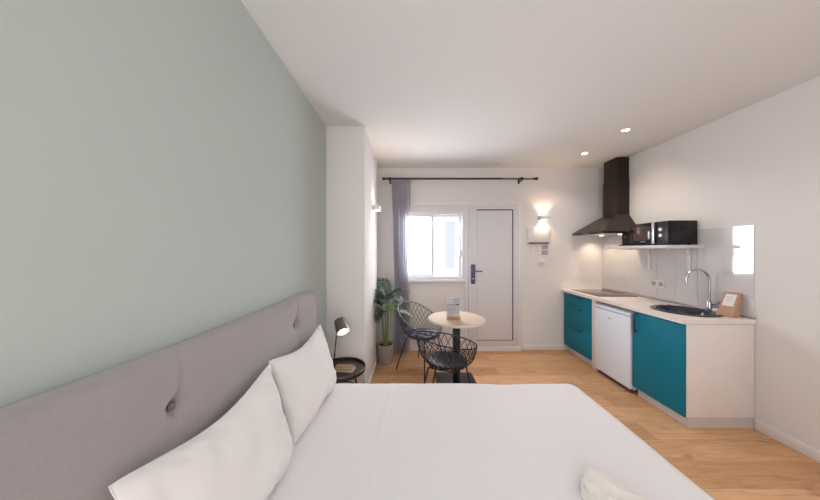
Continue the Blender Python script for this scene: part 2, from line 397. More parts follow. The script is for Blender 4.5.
# ------------------------------------------------------------------ bed
bed = empty('double_bed', (.2, 1.12, 0), 'double bed with mauve grey button-tufted upholstered headboard against green wall', 'bed')
HY0, HY1 = .34, 1.93
BUT = [(.79, .965), (1.62, .975)]
def hb(u, v):
    # v: 0 back bottom -> over the top -> 1 front bottom ; u along Y
    y = HY0+(HY1-HY0)*u
    ztop = 1.134+.016*max(0, (.85-y)/.4)+.004*max(0, (y-.85)/1.08)
    th = .100; r = .038
    # rounded ends
    e = min(y-HY0, HY1-y); k = 1.0
    if e < .03: k = math.sqrt(max(0, 1-(1-e/.03)**2))
    th2 = .055+(th-.055)*k; zt = ztop-.02*(1-k)
    if v < .08: off, z = 0., zt-.9*(1-v/.08)*0-(1-v/.08)*.9
    elif v < .24:
        t = (v-.08)/.16
        if t < .5: a = t*2; off = (th2-r)*a; z = zt-.008*(1-math.sin(a*PI/2))
        else:
            a = (t-.5)*2*PI/2; off = th2-r+r*math.sin(a); z = zt-r+r*math.cos(a)
    else:
        t = (v-.24)/.76; off = th2; z = zt-r-(zt-r-.25)*t
    x = XL+.003+off
    if v > .13:
        w_ = min(1, (v-.13)/.1)
        dz = 0
        for by, bz in BUT:
            rr = math.hypot(y-by, z-bz)
            dz += .034*math.exp(-(rr/.028)**2)+.014*math.exp(-(rr/.11)**2)
            cy = by+.006*math.sin((z-bz)*20)
            if z > bz: dz += .006*math.exp(-((y-cy)/.010)**2)+.004*math.exp(-((y-cy)/.05)**2)
            else: dz += .003*math.exp(-((y-by)/.03)**2)*math.exp((z-bz)*6)
        x -= dz*w_
        x += .004*noise.noise(Vector((y*3, z*3, 1)))*w_
        if z > .95: z -= .25*dz*w_*(1 if v < .26 else 0)
    return Vector((x, y, z))
hbo = MB().grid(hb, 220, 130).build('headboard', M['uph'], bed, 180)
mb = MB().box(XL+.003, XL+.057, HY0+.001, HY1-.001, .05, 1.12)
mb.build('headboard_core', M['uph'], bed)
for by, bz in BUT:
    MB().lathe([(0, .008), (.006, .0075), (.010, .005), (.012, 0), (.010, -.004), (0, -.005)], 20, T(hb((by-HY0)/(HY1-HY0), .45).x*0-.741, by, bz) @ R(PI/2, 'Y')).build('button', M['button'], bed)
MB().box(-.70, 1.10, .48, 1.80, .10, .27, .02).build('bed_base', M['uph'], bed)
for x in (-.6, 1.03):
    for y in (.54, 1.71): MB().lathe([(0, 0), (.018, 0), (.024, .10), (0, .10)], 16, T(x, y, 0)).build('leg', M['black'], bed)
MB().box(-.70, 1.11, .47, 1.80, .27, .47, .05, seg=4).build('mattress', M['mattress'], bed)

BX0, BX1, BY0, BY1, BZ = -.70, 1.205, .42, 1.872, .50
RH, RV = .085, .060
def cloth(u, v):
    # unfolded rectangle bent down over far side, foot and near side
    L = RH*1.35+.33
    x0, x1, y0, y1 = BX0, BX1-RH, BY0+RH, BY1-RH
    X = x0+(x1+L-x0)*u; Y = (y0-L)+(y1-y0+2*L)*v
    cx, cy = min(max(X, x0), x1), min(max(Y, y0), y1)
    dx, dy = X-cx, Y-cy; dd = math.hypot(dx, dy)
    z = BZ+.006*noise.noise(Vector((X*1.7, Y*1.7, 0)))+.0015*noise.noise(Vector((X*7, Y*5, 3)))
    # faint fold line of the turned-down sheet and a shallow dip at the far side
    z += .0025*math.exp(-((X+.14-.02*math.sin(Y*4))/.008)**2)
    z -= .009*math.exp(-((X-.66)/.13)**2)*max(0, min(1, (Y-1.2)/.5))
    if dd < 1e-9: return Vector((cx, cy, z))
    nx, ny = dx/dd, dy/dd; arc = RH*1.35
    if dd < arc:
        a = dd/arc*PI/2; hh, dzv = RH*math.sin(a), RV*(1-math.cos(a))
    else:
        s_ = dd-arc; ang = (X*nx*0+X+Y)*14
        hh = RH+.004*math.sin(ang)*min(1, s_/.1)+.02*s_; dzv = RV+s_
    return Vector((cx+nx*hh, cy+ny*hh, z-dzv))
bs = MB().grid(cloth, 190, 190).build('bed_sheet', M['linen'], None, 180)
tag(bs, 'smooth white cotton cover spread tightly over the whole bed', 'bedspread')

def pillow(name, cy, label, seed, cx=-.582, cz=.708, lean=24, yaw=0, hw=.325, hh=.215):
    o = empty(name, (cx, cy, BZ), label, 'pillow', 'white pillows leaning on the headboard')
    mtx = T(cx, cy, cz) @ R(math.radians(yaw), 'Z') @ R(math.radians(-lean), 'Y')
    def f(side):
        def g(a, b):
            u, v = 2*a-1, 2*b-1
            u = math.copysign(abs(u)**.85, u) if u else 0; v = math.copysign(abs(v)**.85, v) if v else 0
            pu = hw*u*(1-.07*(math.cos(v*PI/2))); pv = hh*v*(1-(.24 if v > 0 else .06)*math.cos(u*PI/2)**1.3)
            t = .078*(max(0, (1-u**4)*(1-v**4)))**.55*(.85-.22*v)
            q = Vector((pu*6, pv*6, seed))
            edge = 1-min(1, 2.2*min(1-abs(u), 1-abs(v)))
            wr = .013*noise.noise(q*1.3)+.009*noise.noise(Vector((pu*22, pv*9, seed+4)))*(.3+.9*edge)
            wr -= .012*abs(noise.noise(Vector(((pu+pv)*20, (pu-pv)*5, seed+9))))*(.25+edge)
            ff = min(1, t/.02)
            return mtx @ Vector((side*(t+wr*ff)+.004*noise.noise(Vector((pu*9, pv*9, seed+2))), pu, pv))
        return g
    MB().grid(f(1), 70, 56).grid(f(-1), 70, 56).build('pillow_case', M['pillow'], o, 180)
    # piped seam round the edge
    pts = []
    N_ = 28
    g = f(1)
    for k in range(N_): pts.append(g(k/N_, 0))
    for k in range(N_): pts.append(g(1, k/N_))
    for k in range(N_): pts.append(g(1-k/N_, 1))
    for k in range(N_): pts.append(g(0, 1-k/N_))
    MB().tube(pts, .002, 6, closed=True).build('seam', M['pillow'], o, 180)
    return o
pillow('bed_pillow', 1.525, 'white pillow at the far end of the headboard beside the nightstand', 3.1, cx=-.605, lean=15, hw=.308, yaw=-3)
pillow('bed_pillow', .885, 'white pillow nearer the camera overlapping the other pillow', 8.7, cx=-.612, lean=15, hw=.312, yaw=-2)

# towel at the foot
tw = empty('folded_towel', (.76, .90, BZ), 'off-white folded towel with ridged folds lying near the foot of the bed', 'towel')
TM = T(.728, 1.055, BZ+.004) @ R(math.radians(-50), 'Z')
def towel_layer(z0, h, L, W, off, seed):
    def f(u, v):
        # closed rounded-rectangle section (v) swept along the fold direction (u)
        a = 2*PI*v; c, s_ = math.cos(a), math.sin(a)
        y = -W/2+W/2*math.copysign(abs(c)**.45, c); z = z0+h/2+h/2*math.copysign(abs(s_)**.6, s_)
        x = off+L*u
        k = 1-.8*max(0, (.10-u)/.10)**2-.8*max(0, (u-.92)/.08)**2
        y = -W/2+(y+W/2)*k; z = z0+h/2+(z-z0-h/2)*k
        if s_ > 0: z += .008*math.sin(y*95+1.5*math.sin(u*5)+seed)+.004*noise.noise(Vector((x*18, y*18, seed)))
        y += -.35*x*0+.005*noise.noise(Vector((x*14, z*30, seed)))
        return TM @ Vector((x+.28*y*-1*0, y, z+.03*(1-u)*(1-abs(y/W))*.4))
    return f
for i, (z0, h, L, W, off) in enumerate([(0, .022, .30, .13, 0), (.019, .022, .29, .122, .004), (.038, .024, .28, .114, .006)]):
    MB().grid(towel_layer(z0, h, L, W, off, i*2.3), 60, 48).build('towel_fold', M['towel'], tw, 180)

# ------------------------------------------------------------------ nightstand + things on it
NX, NY, NZ = -.590, 2.195, .425
ns = empty('round_nightstand', (NX, NY, 0), 'round black metal tray nightstand between the headboard and the pillar', 'nightstand')
MB().lathe([(0, NZ-.012), (.200, NZ-.012), (.205, NZ-.008), (.205, NZ+.018), (.200, NZ+.020), (.197, NZ+.018), (.196, NZ), (0, NZ)], 56, T(NX, NY, 0)).build('tray_top', M['nightstand'], ns)
for k in range(3):
    a = 2*PI*k/3+.5
    MB().tube([(NX+.11*math.cos(a), NY+.11*math.sin(a), NZ-.012), (NX+.165*math.cos(a), NY+.165*math.sin(a), .005)], .009, 10).build('leg', M['nightstand'], ns)
MB().tube([(NX+.13*math.cos(a), NY+.13*math.sin(a), .25) for a in [2*PI*j/30 for j in range(30)]], .005, 6, closed=True).build('brace_ring', M['nightstand'], ns)

lp = empty('bedside_lamp', (-.668, 2.23, NZ), 'small lit reading lamp with tilted taupe shade on the nightstand', 'lamp')
MB().lathe([(0, NZ), (.048, NZ), (.05, NZ+.004), (.048, NZ+.012), (.01, NZ+.014), (0, NZ+.014)], 28, T(-.668, 2.23, 0)).build('base', M['black'], lp)
MB().tube([(-.668, 2.23, NZ+.01), (-.640, 2.225, .735)], .005, 10).build('pole', M['black'], lp)
ax = Vector((.46, -.55, -.72)).normalized(); c0 = Vector((-.622, 2.235, .842))
rot = ax.to_track_quat('Z', 'Y').to_matrix().to_4x4(); LM = T(*c0) @ rot
MB().lathe([(0, 0), (.030, .0), (.042, .004), (.047, .012), (.060, .125), (.0575, .125), (.045, .014), (0, .010)], 36, LM).build('lamp_shade', M['lampshade'], lp)
MB().lathe([(.0572, .120), (.045, .018), (0, .014)], 36, LM).build('shade_lining', M['lampin'], lp)
MB().lathe([(0, .03), (.018, .035), (.028, .06), (.022, .085), (0, .095)], 20, LM).build('bulb', M['bulb'], lp)
MB().tube([(-.640, 2.225, .735), tuple(c0+ax*.03+Vector((-.025, .02, -.02)))], .006, 8).build('joint', M['black'], lp)

def book(cx, cy, z, w_, d_, h, rz, label, m):
    b = empty('book', (cx, cy, z), label, 'book', None, rz)
    mt = T(cx, cy, z) @ R(rz, 'Z')
    MB().box(-w_/2, w_/2, -d_/2, d_/2, 0, .003, .001, mt).box(-w_/2, w_/2, -d_/2, d_/2, h-.003, h, .001, mt).box(-w_/2, -w_/2+.003, -d_/2, d_/2, 0, h, .001, mt).build('cover', m, b)
    MB().box(-w_/2+.004, w_/2-.004, -d_/2+.003, d_/2-.003, .0032, h-.0032, 0, mt).build('pages', M['pages'], b)
book(-.555, 2.17, NZ+.001, .165, .085, .022, -.15, 'tan book lying beneath a smaller one on the nightstand', M['bookA'])
book(-.560, 2.168, NZ+.024, .14, .07, .016, -.05, 'small brown book on top of the tan one on the nightstand', M['bookB'])

# ------------------------------------------------------------------ bistro table
TX, TY, TZ = .505, 2.78, .712
tb = empty('bistro_table', (TX, TY, 0), 'round pale oak bistro table on a black square pedestal', 'table')
MB().lathe([(0, TZ-.004), (.302, TZ-.004), (.302, TZ), (0, TZ)], 72, T(TX, TY, 0)).build('tabletop', M['tabletop'], tb)
MB().lathe([(0, TZ-.026), (.300, TZ-.026), (.305, TZ-.022), (.305, TZ-.003), (.3025, TZ-.0005), (.3015, TZ-.001), (.3015, TZ-.005), (0, TZ-.005)], 72, T(TX, TY, 0)).build('edge_band', M['tableedge'], tb)
MB().box(TX-.036, TX+.036, TY-.036, TY+.036, .014, TZ-.03, .006).build('column', M['black'], tb)
MB().box(TX-.215, TX+.215, TY-.215, TY+.215, 0, .015, .004, None).build('base_plate', M['black'], tb)
MB().box(TX-.11, TX+.11, TY-.11, TY+.11, TZ-.034, TZ-.0265, .002).build('mounting_plate', M['black'], tb)
ch = empty('card_holder', (.462, 2.73, TZ), 'clear menu card stand with orange wooden base on the round table', 'card holder')
CXm, CYm = .462, 2.73
MB().box(CXm-.072, CXm+.072, CYm-.03, CYm+.03, TZ+.0005, TZ+.026, .003).build('base', M['orangewood'], ch)
MB().box(CXm-.070, CXm+.070, CYm-.006, CYm-.003, TZ+.018, TZ+.225, .001).box(CXm-.070, CXm+.070, CYm+.003, CYm+.006, TZ+.018, TZ+.225, .001).build('acrylic_sleeve', M['acrylic'], ch)
crd = MB().box(CXm-.066, CXm+.066, CYm-.0015, CYm+.0015, TZ+.02, TZ+.22).build('card', mat('grey card', (.72, .69, .69), .6), ch)
b = MB()
for (z, w0, w1, t) in ((.205, -.06, .06, .006), (.180, -.06, .06, .003), (.150, -.06, .025, .012), (.120, -.06, .02, .004), (.105, -.06, .03, .004), (.092, -.06, .01, .004)):
    b.box(CXm+w0, CXm+w1, CYm-.0026, CYm-.0015, TZ+z-t/2, TZ+z+t/2)
b.build('print', M['paperg'], ch)
MB().box(CXm+.028, CXm+.062, CYm-.0028, CYm-.0015, TZ+.146, TZ+.160).build('dark_logo', M['ink'], ch)

# ------------------------------------------------------------------ wire chairs
def chair_rim(th):   # th=0 front (+y), PI back
    bk = (1-math.cos(th))/2
    x = .268*math.sin(th)*(1+.05*bk); y = .245*math.cos(th)-.03*bk
    z = .465+.315*(bk**1.0)
    return Vector((x, y, z))
def chair_base(th): return Vector((.175*math.sin(th), .175*math.cos(th)+.02, .415))
def shell(th, t):
    A, Bp = chair_base(th), chair_rim(th)
    p_ = A.lerp(Bp, t); d_ = Vector((Bp.x-A.x, Bp.y-A.y, 0))
    bulge = .30*math.sin(t*PI)*.55
    p_ += d_*bulge; p_.z -= .05*math.sin(t*PI)*(.4+.6*(Bp.z-.465)/.315)
    return p_
def make_chair(name, label):
    c = empty(name, (0, 0, 0), label, 'chair', 'black wire tub chairs at the bistro table')
    MB().tube([chair_rim(2*PI*k/64) for k in range(64)], .0055, 8, closed=True).build('rim', M['wire'], c)
    b = MB()
    n = 30
    for k in range(n):
        for s_ in (1, -1):
            b.tube([shell(2*PI*k/n+s_*t/8*.85, t/8) for t in range(9)], 0.0028, 5)
    # seat lattice inside the base circle
    r0 = .175
    for s_ in (1, -1):
        for k in range(-4, 5):
            o_ = k*.038; hl = math.sqrt(max(0, r0*r0-o_*o_))
            a = math.radians(58)*s_; dx, dy = math.cos(a), math.sin(a)
            b.tube([(-dy*o_-dx*hl, dx*o_-dy*hl+.02, .415), (-dy*o_+dx*hl, dx*o_+dy*hl+.02, .415)], 0.0028, 5)
    b.build('wire_shell', M['wire'], c, 180)
    MB().tube([chair_base(2*PI*k/48) for k in range(48)], .005, 8, closed=True).build('seat_ring', M['wire'], c)
    MB().lathe([(0, .420), (.165, .420), (.178, .428), (.178, .440), (.168, .447), (.10, .444), (0, .441)], 44, T(0, .02, 0)).build('seat_pad', M['pad'], c)
    for sx in (-1, 1):
        for sy in (-1, 1):
            MB().tube([(sx*.10, sy*.10+.02, .408), (sx*.135, sy*.13+.02, .395), (sx*.215, sy*.215+.0, .004)], .0075, 8).build('leg', M['black'], c)
    for yy in (.15, -.11): MB().tube([(-.135, yy, .395), (.135, yy, .395)], .006, 8).build('leg_frame', M['black'], c)
    return c
cA = make_chair('wire_chair', 'black wire tub chair on the window side of the round table, beside the curtain')
cB = copy_tree(cA)
cA.location = (.135, 3.12, 0); cA.rotation_euler = (0, 0, math.radians(-130))
cB['label'] = 'black wire tub chair in front of the round table with its back to the bed'
cB.location = (.335, 2.335, 0); cB.rotation_euler = (0, 0, math.radians(-24))

# ------------------------------------------------------------------ plant
PX, PY = -.315, 3.30
pl = empty('potted_palm', (PX, PY, 0), 'leafy green palm in a taupe pot between pillar and curtain', 'plant')
MB().lathe([(0, .001), (.082, .001), (.088, .006), (.108, .235), (.106, .243), (.098, .243), (.096, .215), (0, .215)], 40, T(PX, PY, 0)).build('pot', M['pot'], pl)
MB().lathe([(0, .222), (.05, .223), (.096, .216)], 30, T(PX, PY, 0)).build('soil', M['soil'], pl)
canes = [((-.02, .0), (-.05, .01), .50), ((.02, .01), (.03, .0), .58), ((0, -.02), (.0, -.03), .44)]
for (a, bq, h) in canes:
    q = [Vector((PX+a[0]+(bq[0]-a[0])*t, PY+a[1]+(bq[1]-a[1])*t, .20+h*t)) for t in [i/8 for i in range(9)]]
    MB().tube(q, .012, 8, taper=[.014-.0065*i/8+.0012*(i % 2) for i in range(9)]).build('cane', M['stem'], pl)
def frond(start, az, elev, length, droop, m, n=16, ll=.15):
    b = MB(); pts = []; p_ = Vector(start); e = elev
    N_ = 16
    for i in range(N_+1):
        pts.append(p_.copy())
        p_ = p_+Vector((math.cos(az)*math.cos(e), math.sin(az)*math.cos(e), math.sin(e)))*(length/N_); e -= droop/N_
    b.tube(pts, .003, 5, taper=[.0045*(1-.7*i/N_) for i in range(N_+1)])
    for i in range(2, N_+1):
        base = pts[i]; t = (pts[min(i+1, N_)]-pts[i-1]).normalized(); side = t.cross(Vector((0, 0, 1))).normalized()
        up = side.cross(t)
        for s_ in (1, -1):
            L = 1.25*ll*(.55+.6*math.sin(PI*min(1, i/N_*.85+.1)))*random.uniform(.85, 1.1)
            dr = (side*s_*.75+t*.85+up*random.uniform(-.05, .25)).normalized()
            wv = dr.cross(up).normalized()*.0072
            vs = []
            K = 5
            for k in range(K+1):
                tt = k/K; c_ = base+dr*L*tt+Vector((0, 0, -1))*L*.45*tt*tt
                ww = math.sin(PI*min(1, tt*.93+.07))**.8
                vs += [c_+wv*ww, c_-wv*ww]
            b.poly(vs, [(2*k, 2*k+1, 2*k+3, 2*k+2) for k in range(K)])
    mn = min(v_.co.x for v_ in b.bm.verts)
    for v_ in b.bm.verts:   # leaves press against the pillar and walls, never through them
        if v_.co.y < 3.39 and v_.co.x < -.425: v_.co.x = -.425+(v_.co.x+.425)*.03
        if v_.co.y > 3.66: v_.co.y = 3.66
        if v_.co.x < -.79: v_.co.x = -.79
        if v_.co.x > -.30 and v_.co.y > 3.535: v_.co.y = 3.535
    return b.build('frond', m, pl, 180)
tops = [Vector((PX-.05, PY+.01, .70)), Vector((PX+.03, PY, .78)), Vector((PX, PY-.03, .64))]
F = [(0, 1.9, 1.25, .42, .7, 0), (0, 2.6, .95, .34, 1.0, 0), (0, -1.6, 1.1, .36, 1.3, 0), (0, 3.6, 1.2, .34, 1.0, 0), (0, 4.4, 1.3, .36, .9, 0),
     (1, -.5, 1.3, .32, 1.2, 0), (1, 1.9, 1.4, .32, .8, 0), (1, -1.2, 1.0, .34, 1.5, 0), (1, 2.6, 1.3, .40, .8, 0), (2, -.05, .75, .36, 1.7, 1), (2, .9, .9, .30, 1.4, 1), (2, -2.0, .8, .28, 1.5, 0), (2, 3.0, .8, .26, 1.2, 0)]
for (i, az, el, L, dr, lt) in F: frond(tops[i], az, el, L, dr, M['leaf2'] if lt else M['leaf'], ll=.12)

# ------------------------------------------------------------------ kitchen
CX0 = 2.224     # fronts
PL = .09
# drawer unit
du = empty('drawer_cabinet', (2.5, 3.40, 0), 'teal base cabinet with three drawers under the hob in the far corner', 'cabinet')
MB().box(CX0+.02, XR-.005, 3.125, YB-.016, PL, .845, .001).build('carcass', M['white'], du)
for (z0, z1, hz) in ((.700, .842, .818), (.430, .696, .662), (.092, .426, .392)):
    dr = MB().box(CX0, CX0+.019, 3.128, YB-.018, z0, z1, .0015).build('drawer_front', M['teal'], du)
    h = MB().tube([(CX0, 3.30, hz), (CX0-.022, 3.30, hz), (CX0-.024, 3.305, hz), (CX0-.024, 3.525, hz), (CX0-.022, 3.53, hz), (CX0, 3.53, hz)], .006, 8)
    h.build('handle', M['black'], dr)
MB().box(CX0+.05, CX0+.065, 3.03, YB-.016, 0, PL-.001).build('plinth', M['plinth'], du)
MB().box(CX0+.003, XR-.005, 3.060, 3.124, PL*0, .848, .002).build('filler_panel', M['white'], du)
# fridge
fr = empty('under_counter_fridge', (2.5, 2.79, 0), 'white under-counter fridge between the teal cabinets', 'fridge')
MB().box(CX0+.03, XR-.06, 2.575, 3.045, .03, .805, .006).build('body', M['fridge'], fr)
MB().box(CX0-.012, CX0+.028, 2.565, 3.052, .045, .772, .010, seg=3).build('door', M['fridge'], fr)
MB().box(CX0-.008, CX0+.30, 2.565, 3.052, .778, .810, .006).build('top_cap', M['fridge'], fr)
MB().box(CX0+.01, CX0+.03, 2.575, 3.02, .012, .045).build('kick_plate', M['darkmatt'], fr)
MB().box(CX0-.0135, CX0-.0118, 2.80, 2.85, .690, .697).build('badge', M['silver'], fr)
for y in (2.62, 2.97):
    for x in (CX0+.08, XR-.12): MB().lathe([(0, 0), (.018, 0), (.018, .03), (0, .03)], 14, T(x, y, 0)).build('foot', M['darkmatt'], fr)
# sink unit
su = empty('sink_cabinet', (2.5, 2.31, 0), 'teal one-door sink cabinet with pale end panel', 'cabinet')
MB().box(CX0+.02, XR-.005, 2.092, 2.545, PL, .62, .001).build('carcass', M['white'], su)
dd_ = MB().box(CX0, CX0+.019, 2.070, 2.548, PL+.002, .842, .0015).build('door', M['teal'], su)
MB().tube([(CX0, 2.500, .825), (CX0-.020, 2.500, .825), (CX0-.024, 2.500, .82), (CX0-.024, 2.500, .655), (CX0-.020, 2.500, .650), (CX0, 2.500, .650)], .007, 8).build('handle', M['black'], dd_)
MB().box(CX0+.020, XR-.004, 2.070, 2.090, PL, .848, .0015).build('end_panel', M['endpanel'], su)
MB().box(CX0+.05, CX0+.065, 2.09, 2.545, 0, PL-.001).box(CX0+.05, XR-.001, 2.078, 2.092, 0, PL-.001).build('plinth', M['plinth'], su)
# worktop with round hole
SX, SY, SR = 2.535, 2.355, .205
b = bmesh.new()
x0, x1, y0, y1, zt, zb = 2.200, XR-.002, 2.060, YB-.002, .887, .852
n = 64; hole = []; outer = []
def rectpt(a):
    cx, cy = SX, SY; dx, dy = math.cos(a), math.sin(a)
    ts = []
    if dx > 1e-9: ts.append((x1-cx)/dx)
    if dx < -1e-9: ts.append((x0-cx)/dx)
    if dy > 1e-9: ts.append((y1-cy)/dy)
    if dy < -1e-9: ts.append((y0-cy)/dy)
    t = min(ts); return cx+dx*t, cy+dy*t
angs = sorted([2*PI*k/n for k in range(n)]+[math.atan2(yy-SY, xx-SX) % (2*PI) for xx in (x0, x1) for yy in (y0, y1)])
rows = []
for a in angs:
    ox, oy = rectpt(a); hx, hy = SX+SR*math.cos(a), SY+SR*math.sin(a)
    rows.append([b.verts.new((hx, hy, zt)), b.verts.new((ox, oy, zt)), b.verts.new((ox, oy, zb)), b.verts.new((hx, hy, zb))])
for i in range(len(rows)):
    A, B_ = rows[i], rows[(i+1) % len(rows)]
    for k in range(4): b.faces.new((A[k], A[(k+1) % 4], B_[(k+1) % 4], B_[k]))
bmesh.ops.recalc_face_normals(b, faces=b.faces[:])
wt = MB().add(b).build('worktop', M['worktop'])
tag(wt, 'long cream kitchen worktop running over teal cabinets and fridge', 'worktop')
us = MB().box(XR-.022, XR-.003, 2.062, YB-.004, .888, .906, .003).build('worktop_upstand', mat('grey upstand', (.40, .36, .36), .3, metal=.5))
tag(us, 'narrow grey sealing strip along the back of the worktop', 'trim strip')
# sink
sk = empty('round_sink', (SX, SY, .88), 'round black inset sink near the open end of the worktop', 'sink')
MB().lathe([(.232, .888), (.233, .893), (.225, .898), (.200, .897), (.192, .888), (.180, .76), (.165, .745), (.03, .742), (.028, .738), (0, .738)], 64, T(SX, SY, 0)).build('basin', M['blacktub'], sk)
MB().lathe([(0, .7395), (.025, .7395), (.036, .744), (.036, .746), (.0, .743)], 28, T(SX, SY, 0)).build('drain', M['chrome'], sk)
MB().lathe([(0, .8985), (.014, .8985), (.014, .903), (0, .905)], 18, T(SX+.06, SY+.198, 0)).build('overflow_knob', M['chrome'], sk)
# faucet
FX, FY = 2.752, 2.345
fa = empty('kitchen_faucet', (FX, FY, .887), 'tall chrome swan-neck tap behind the black sink', 'faucet')
MB().lathe([(0, .888), (.026, .888), (.026, .894), (.020, .898), (.020, .975), (.014, .985), (0, .985)], 24, T(FX, FY, 0)).build('body', M['chrome'], fa)
pts = [(FX, FY, .97), (FX, FY, 1.10), (FX, FY, 1.175)]
for k in range(1, 13):
    a = PI*k/13
    pts.append((FX-.095*(1-math.cos(a)), FY+.01*(1-math.cos(a)), 1.175+.095*math.sin(a)))
pts += [(FX-.19, FY+.02, 1.150)]
MB().tube(pts, .0105, 12).build('spout', M['chrome'], fa)
MB().tube([(FX-.19, FY+.02, 1.165), (FX-.19, FY+.02, 1.135)], .013, 12).build('aerator', M['chrome'], fa)
MB().tube([(FX, FY-.018, .95), (FX+.0, FY-.05, .962), (FX, FY-.085, .99)], .006, 8).build('lever', M['chrome'], fa)
# hob
hb_ = empty('ceramic_hob', (2.5, 3.34, .887), 'flat dark glass hob set in the worktop below the hood', 'hob')
MB().box(2.275, 2.745, 3.07, 3.62, .8875, .893, .002).build('glass_plate', M['glassblack'], hb_)
for (x, y, r) in ((2.40, 3.21, .09), (2.62, 3.21, .075), (2.40, 3.48, .075), (2.62, 3.48, .09)):
    MB().lathe([(r-.002, .8932), (r, .8936), (r+.002, .8932)], 40, T(x, y, 0)).build('cooking_zone', M['paperg'], hb_)
# sponge & kraft box
sp = MB().box(2.735, 2.772, 2.262, 2.312, .8885, .922, .006).build('sponge', M['sponge'])
tag(sp, 'white kitchen sponge beside the tap', 'sponge')
kb = empty('paper_pouch', (2.71, 2.17, .888), 'leaning brown kraft paper pouch with white label beside the sink', 'paper pouch')
# leaning wedge : bottom wide, top leaning to the wall
KM = T(2.712, 2.172, .8885) @ R(math.radians(10), 'Z')
prof = [(-.078, 0), (.020, 0), (.105, .205), (.075, .215), (-.02, .10)]
prof = [(-.050, 0), (.030, 0), (.066, .196), (.050, .202)]
b = bmesh.new(); D = .052
lo = [b.verts.new((x, -D, z)) for x, z in prof]; hi = [b.verts.new((x, D, z)) for x, z in prof]
b.faces.new(lo); b.faces.new(hi[::-1])
for k in range(4): b.faces.new((lo[k], hi[k], hi[(k+1) % 4], lo[(k+1) % 4]))
bmesh.ops.recalc_face_normals(b, faces=b.faces[:]); bmesh.ops.bevel(b, geom=b.edges[:], offset=.004, segments=2, affect='EDGES')
MB().add(b, KM).build('pouch_body', M['kraft'], kb)
b = bmesh.new()
def on_face(s_, t, off=.0015):
    A = Vector((-.050, 0, 0)); Bq = Vector((.050, 0, .202)); nrm = Vector((-.202, 0, .100)).normalized()
    return A.lerp(Bq, t)+Vector((0, s_, 0))+nrm*off
vs = [b.verts.new(on_face(s_, t)) for s_, t in ((-.032, .42), (.036, .42), (.036, .90), (-.032, .90))]; b.faces.new(vs)
MB().add(b, KM).build('white_label', M['paper'], kb)
b = MB()
for (t0, t1, s0, s1) in ((.78, .80, -.02, .024), (.70, .715, -.015, .02), (.62, .635, -.018, .022)):
    bb = bmesh.new(); bb.faces.new([bb.verts.new(on_face(s_, t, .0022)) for s_, t in ((s0, t0), (s1, t0), (s1, t1), (s0, t1))]); b.add(bb, KM)
b.build('label_print', M['paperg'], kb)

# splashback tiles
TY0, TY1, TZ0 = 2.072, YB-.004, .889
tl = MB(); ncol = 8; cw = (TY1-TY0)/ncol; rh = .1905
for i in range(ncol):
    for j in range(4):
        a, c = TY0+i*cw, TZ0+j*rh
        tilt = math.radians(1.15) if i == 0 else math.radians(random.uniform(-.08, .08))
        mt = T(XR-.0045, a+cw/2, c+rh/2) @ R(tilt, 'Z') 
        tl.box(-.0035, .0035, -cw/2+.0011, cw/2-.0011, -rh/2+.0011, rh/2-.0011, 0, mt)
ts = struct(tl.build('trim_splashback_tiles', M['tile']))
struct(MB().box(XR-.0025, XR-.0005, TY0, TY1, TZ0, TZ0+4*rh).build('trim_splashback_grout', M['grout']))

# shelf with brackets
sh = empty('wall_shelf', (2.6, 2.8, 1.465), 'white wall shelf on two brackets carrying the microwave', 'shelf')
MB().box(2.43, XR-.009, 2.41, 3.15, 1.465, 1.497, .002).build('shelf_board', M['white'], sh)
for y in (2.545, 2.97):
    b = MB(); b.box(XR-.018, XR-.009, y-.014, y+.014, 1.215, 1.4645, .002).box(2.56, XR-.018, y-.014, y+.014, 1.4545, 1.4645, .002)
    b.box(XR-.04, XR-.012, y-.006, y+.006, 1.40, 1.456, .002); b.build('bracket', M['trim'], sh)
# microwave
mw = empty('microwave_oven', (2.63, 2.7, 1.5), 'black microwave with two silver dials on the wall shelf', 'microwave')
MX0, MX1, MY0, MY1, MZ0, MZ1 = 2.518, 2.790, 2.472, 2.905, 1.508, 1.738
MB().box(MX0, MX1, MY0, MY1, MZ0, MZ1, .006).build('body', M['blackgloss'], mw)
dr = MB().box(MX0-.014, MX0-.0005, MY0+.125, MY1-.002, MZ0+.003, MZ1-.003, .004).build('door', M['blackgloss'], mw)
MB().box(MX0-.016, MX0-.014, MY0+.19, MY1-.05, MZ0+.045, MZ1-.04, .0008).build('door_window', M['glassblack'], dr)
MB().box(MX0-.030, MX0-.0145, MY0+.130, MY0+.158, MZ0+.006, MZ1-.006, .004).build('handle', M['silver'], dr)
MB().box(MX0-.012, MX0-.0005, MY0+.002, MY0+.123, MZ0+.003, MZ1-.003, .003).build('control_panel', M['black'], mw)
for z in (1.595, 1.655):
    MB().lathe([(0, 0), (.022, 0), (.020, .018), (.017, .02), (0, .02)], 24, T(MX0-.012, MY0+.066, z) @ R(-PI/2, 'Y')).build('dial', M['silver'], mw)
for x in (MX0+.04, MX1-.04):
    for y in (MY0+.04, MY1-.04): MB().lathe([(0, 1.4975), (.012, 1.4975), (.012, 1.509), (0, 1.509)], 12, T(x, y, 0)).build('foot', M['darkmatt'], mw)
MB().box(MX0-.0168, MX0-.0158, MY0+.24, MY0+.30, MZ0+.028, MZ0+.034).build('maker_mark', M['silver'], mw)
